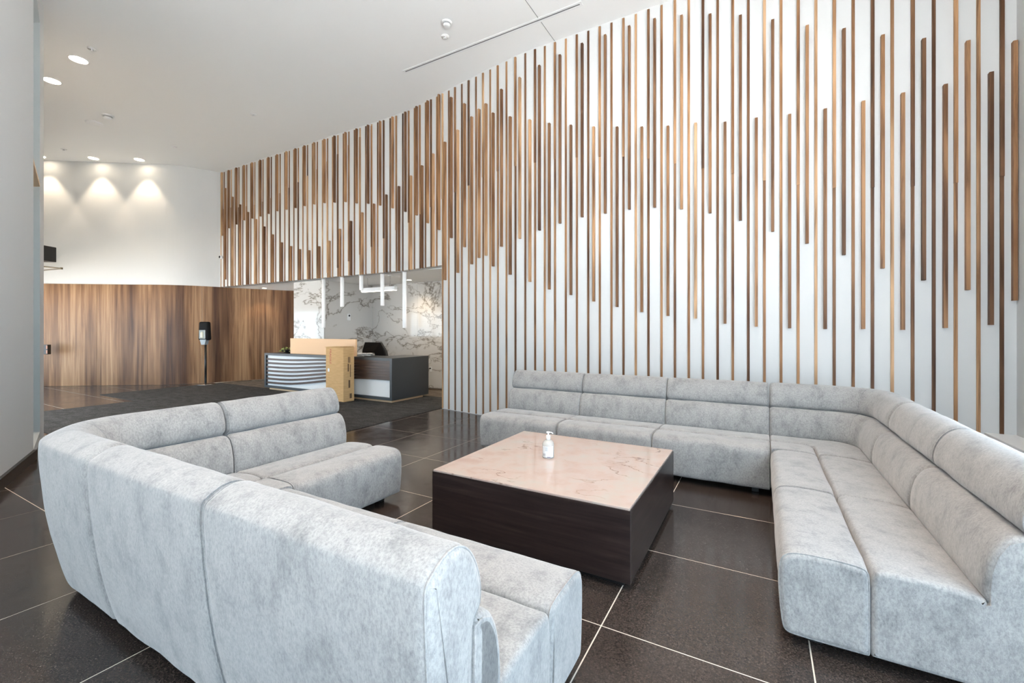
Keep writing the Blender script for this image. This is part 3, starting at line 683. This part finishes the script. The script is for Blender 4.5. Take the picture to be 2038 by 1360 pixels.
for x, y, lab in ((-4.20, 5.34, 'sprinkler head next to the right smoke detector'), (-9.29, 2.80, 'sprinkler head beside the pair of large downlights'), (-9.20, 5.31, 'sprinkler head in the middle of the ceiling'), (-12.5, 5.29, 'sprinkler head near the left end of the slats'), (-15.07, 4.01, 'sprinkler head above the curved wall')):
    lathe_thing('sprinkler', lab, 'sprinkler', (x, y, ZC), [(n, [(r*1.25, z) for r, z in p], m) for n, p, m in spr], 'ceiling sprinklers')
ls = thing('slot_diffuser', 'long white linear air slot in the ceiling above the slat wall', 'air vent', (-3.77, 5.725, ZC))
boxo('frame', -1.63, 1.63, -.045, -.014, -.008, -.0005, M['white_gloss'], ls); boxo('frame', -1.63, 1.63, .014, .045, -.008, -.0005, M['white_gloss'], ls)
boxo('frame', -1.63, -1.60, -.014, .014, -.008, -.0005, M['white_gloss'], ls); boxo('frame', 1.60, 1.63, -.014, .014, -.008, -.0005, M['white_gloss'], ls)
boxo('slot', -1.6, 1.6, -.014, .014, -.003, -.0005, mat('slot_grey', c(120, 120, 122), .6), ls)
boxo('control_joint', -2.792, -2.784, 4.2, 6.27, ZC-.003, ZC+.001, mat('joint_grey', c(150, 150, 150), .7), ceiling)  # ceiling seam drawn as a thin grey strip
# ------------------------------------------------------------------ wall and floor pieces at the far left
sd = thing('sanitizer_stand', 'black floor stand with touchless sanitizer dispenser against the walnut wall', 'dispenser', (-13.12, 6.28, .010), TH-.05)
bm = bmesh.new(); lathe(bm, [(.22, 0), (.22, .008), (.19, .016), (.03, .022), (.022, .05)], 32); link('base', bm, M['chrome'], sd, True)
bm = bmesh.new(); lathe(bm, [(.027, .02), (.027, 1.10)], 14); link('pole', bm, M['black'], sd, True)
bm = bmesh.new(); prism(bm, [(-.05, -.10), (.05, -.10), (.05, .02), (-.05, .02)], 1.08, 1.22)
for v in bm.verts:
    if v.co.z > 1.15: v.co.x *= 1.7
link('drip_tray', bm, mat('grey_plastic', c(140, 150, 156), .4), sd)
bm = bmesh.new(); box(bm, -.145, .145, -.10, .05, 1.20, 1.70, .045, 4)
for v in bm.verts:
    if v.co.z > 1.55: v.co.x *= .85
hd = link('housing', bm, mat('matte_black_plastic', c(20, 20, 21), .75, .2), sd, True)
boxo('window', -.105, .075, -.106, -.098, 1.24, 1.48, mat('smoked_window', c(120, 124, 118), .15), hd, .01, 2)
bm = bmesh.new(); lathe(bm, [(.045, 1.27), (.05, 1.29), (.05, 1.40), (.02, 1.44), (.02, 1.46)], 16, -.015, -.085); link('refill_bag', bm, mat('pale_gel_bag', c(206, 204, 186), .3), hd, True)
# speaker on a folding arm
sx, sy = W(-10.98, 10.3)
sp = thing('wall_speaker', 'small black loudspeaker on a folding arm high on the curved white wall', 'speaker', (sx, sy, 3.10), TH)
boxo('cabinet', -.24, .15, -.15, .15, 0, .35, M['black'], sp, .008); boxo('grille', -.22, .13, -.158, -.15, .02, .33, M['charcoal'], sp)
M['bronze'] = mat('bronze_arm', c(110, 98, 78), .4, metal=.6)
for nm, pts in (('lower_arm', [(-1.75, .95, -.14), (.42, 0, -.175)]), ('upper_arm', [(.42, 0, -.165), (-.05, .02, -.12), (-.14, .02, -.02), (-.16, .02, .01)])):
    bm = bmesh.new(); tube(bm, pts, .014, 8); link(nm, bm, M['bronze'], sp)
bm = bmesh.new(); lathe(bm, [(.025, -.19), (.025, -.145)], 12, .42, 0); link('elbow', bm, M['bronze'], sp, True)
boxo('wall_plate', -1.83, -1.67, .92, 1.1, -.24, -.04, M['bronze'], sp)
ax, ay = W(-11.98, 11.31)
ap = thing('access_panel', 'black intercom box with copper edge on the walnut panelling', 'intercom', (ax, ay, .86), TH+.12)
boxo('housing', -.20, .05, -.03, .07, 0, .25, M['black'], ap, .006)
for k in range(2): boxo('button_strip', .020, .045, -.034, -.028, .02+.12*k, .11+.12*k, mat('copper_edge', c(170, 110, 80), .4), ap)
# thermostat, outlet, camera
tx, ty, tz = -9.388, 7.90, 1.74
th_ = thing('thermostat', 'white thermostat with dark display on the marble pier', 'thermostat', (tx, ty, tz))
boxo('housing', 0, .018, -.05, .05, 0, .17, M['white_gloss'], th_, .004); boxo('display', .0175, .0195, -.02, .03, .10, .145, M['black'], th_)
ou = thing('wall_outlet', 'white outlet plate with a black plug low on the marble wall', 'outlet', (-7.30, 8.70, .43))
boxo('plate', -.04, .04, -.008, -.0005, 0, .12, M['white_gloss'], ou, .002); boxo('plug', -.018, .018, -.045, -.008, .07, .10, M['black'], ou, .004)
bm = bmesh.new()
pts = [(-7.30, 8.66, .50), (-7.34, 8.62, .50), (-7.37, 8.60, .44), (-7.37, 8.60, .30), (-7.39, 8.58, .12), (-7.34, 8.55, .03), (-7.15, 8.52, .03), (-6.85, 8.56, .03), (-6.75, 8.48, .03), (-7.0, 8.40, .03), (-7.3, 8.44, .03), (-7.2, 8.50, .032), (-6.95, 8.53, .032)]
def smooth3(p, n=5):
    out = []
    for i in range(len(p)-1):
        p0, p1, p2, p3 = [Vector(p[max(0, min(len(p)-1, i+k))]) for k in (-1, 0, 1, 2)]
        for j in range(n):
            t = j/n; out.append(0.5*((2*p1)+(-p0+p2)*t+(2*p0-5*p1+4*p2-p3)*t*t+(-p0+3*p1-3*p2+p3)*t**3))
    return out+[Vector(p[-1])]
tube(bm, smooth3(pts), .008, 6); tag(link('power_cable', bm, mat('brown_cable', c(70, 56, 44), .6), None, True), 'dark cable dropping from the outlet and coiled on the recess floor', 'cable')
vx, vy, vz = at(440, 512, 6.74)
vc = thing('security_camera', 'tiny round security camera at the left end of the slats', 'camera', (vx, vy, vz))
bm = bmesh.new(); bmesh.ops.create_uvsphere(bm, u_segments=16, v_segments=10, radius=.05); link('housing', bm, M['white_gloss'], vc, True)
bm = bmesh.new(); bmesh.ops.create_uvsphere(bm, u_segments=14, v_segments=8, radius=.036, matrix=Matrix.Translation((.0, -.025, 0))); link('lens', bm, M['black'], vc, True)
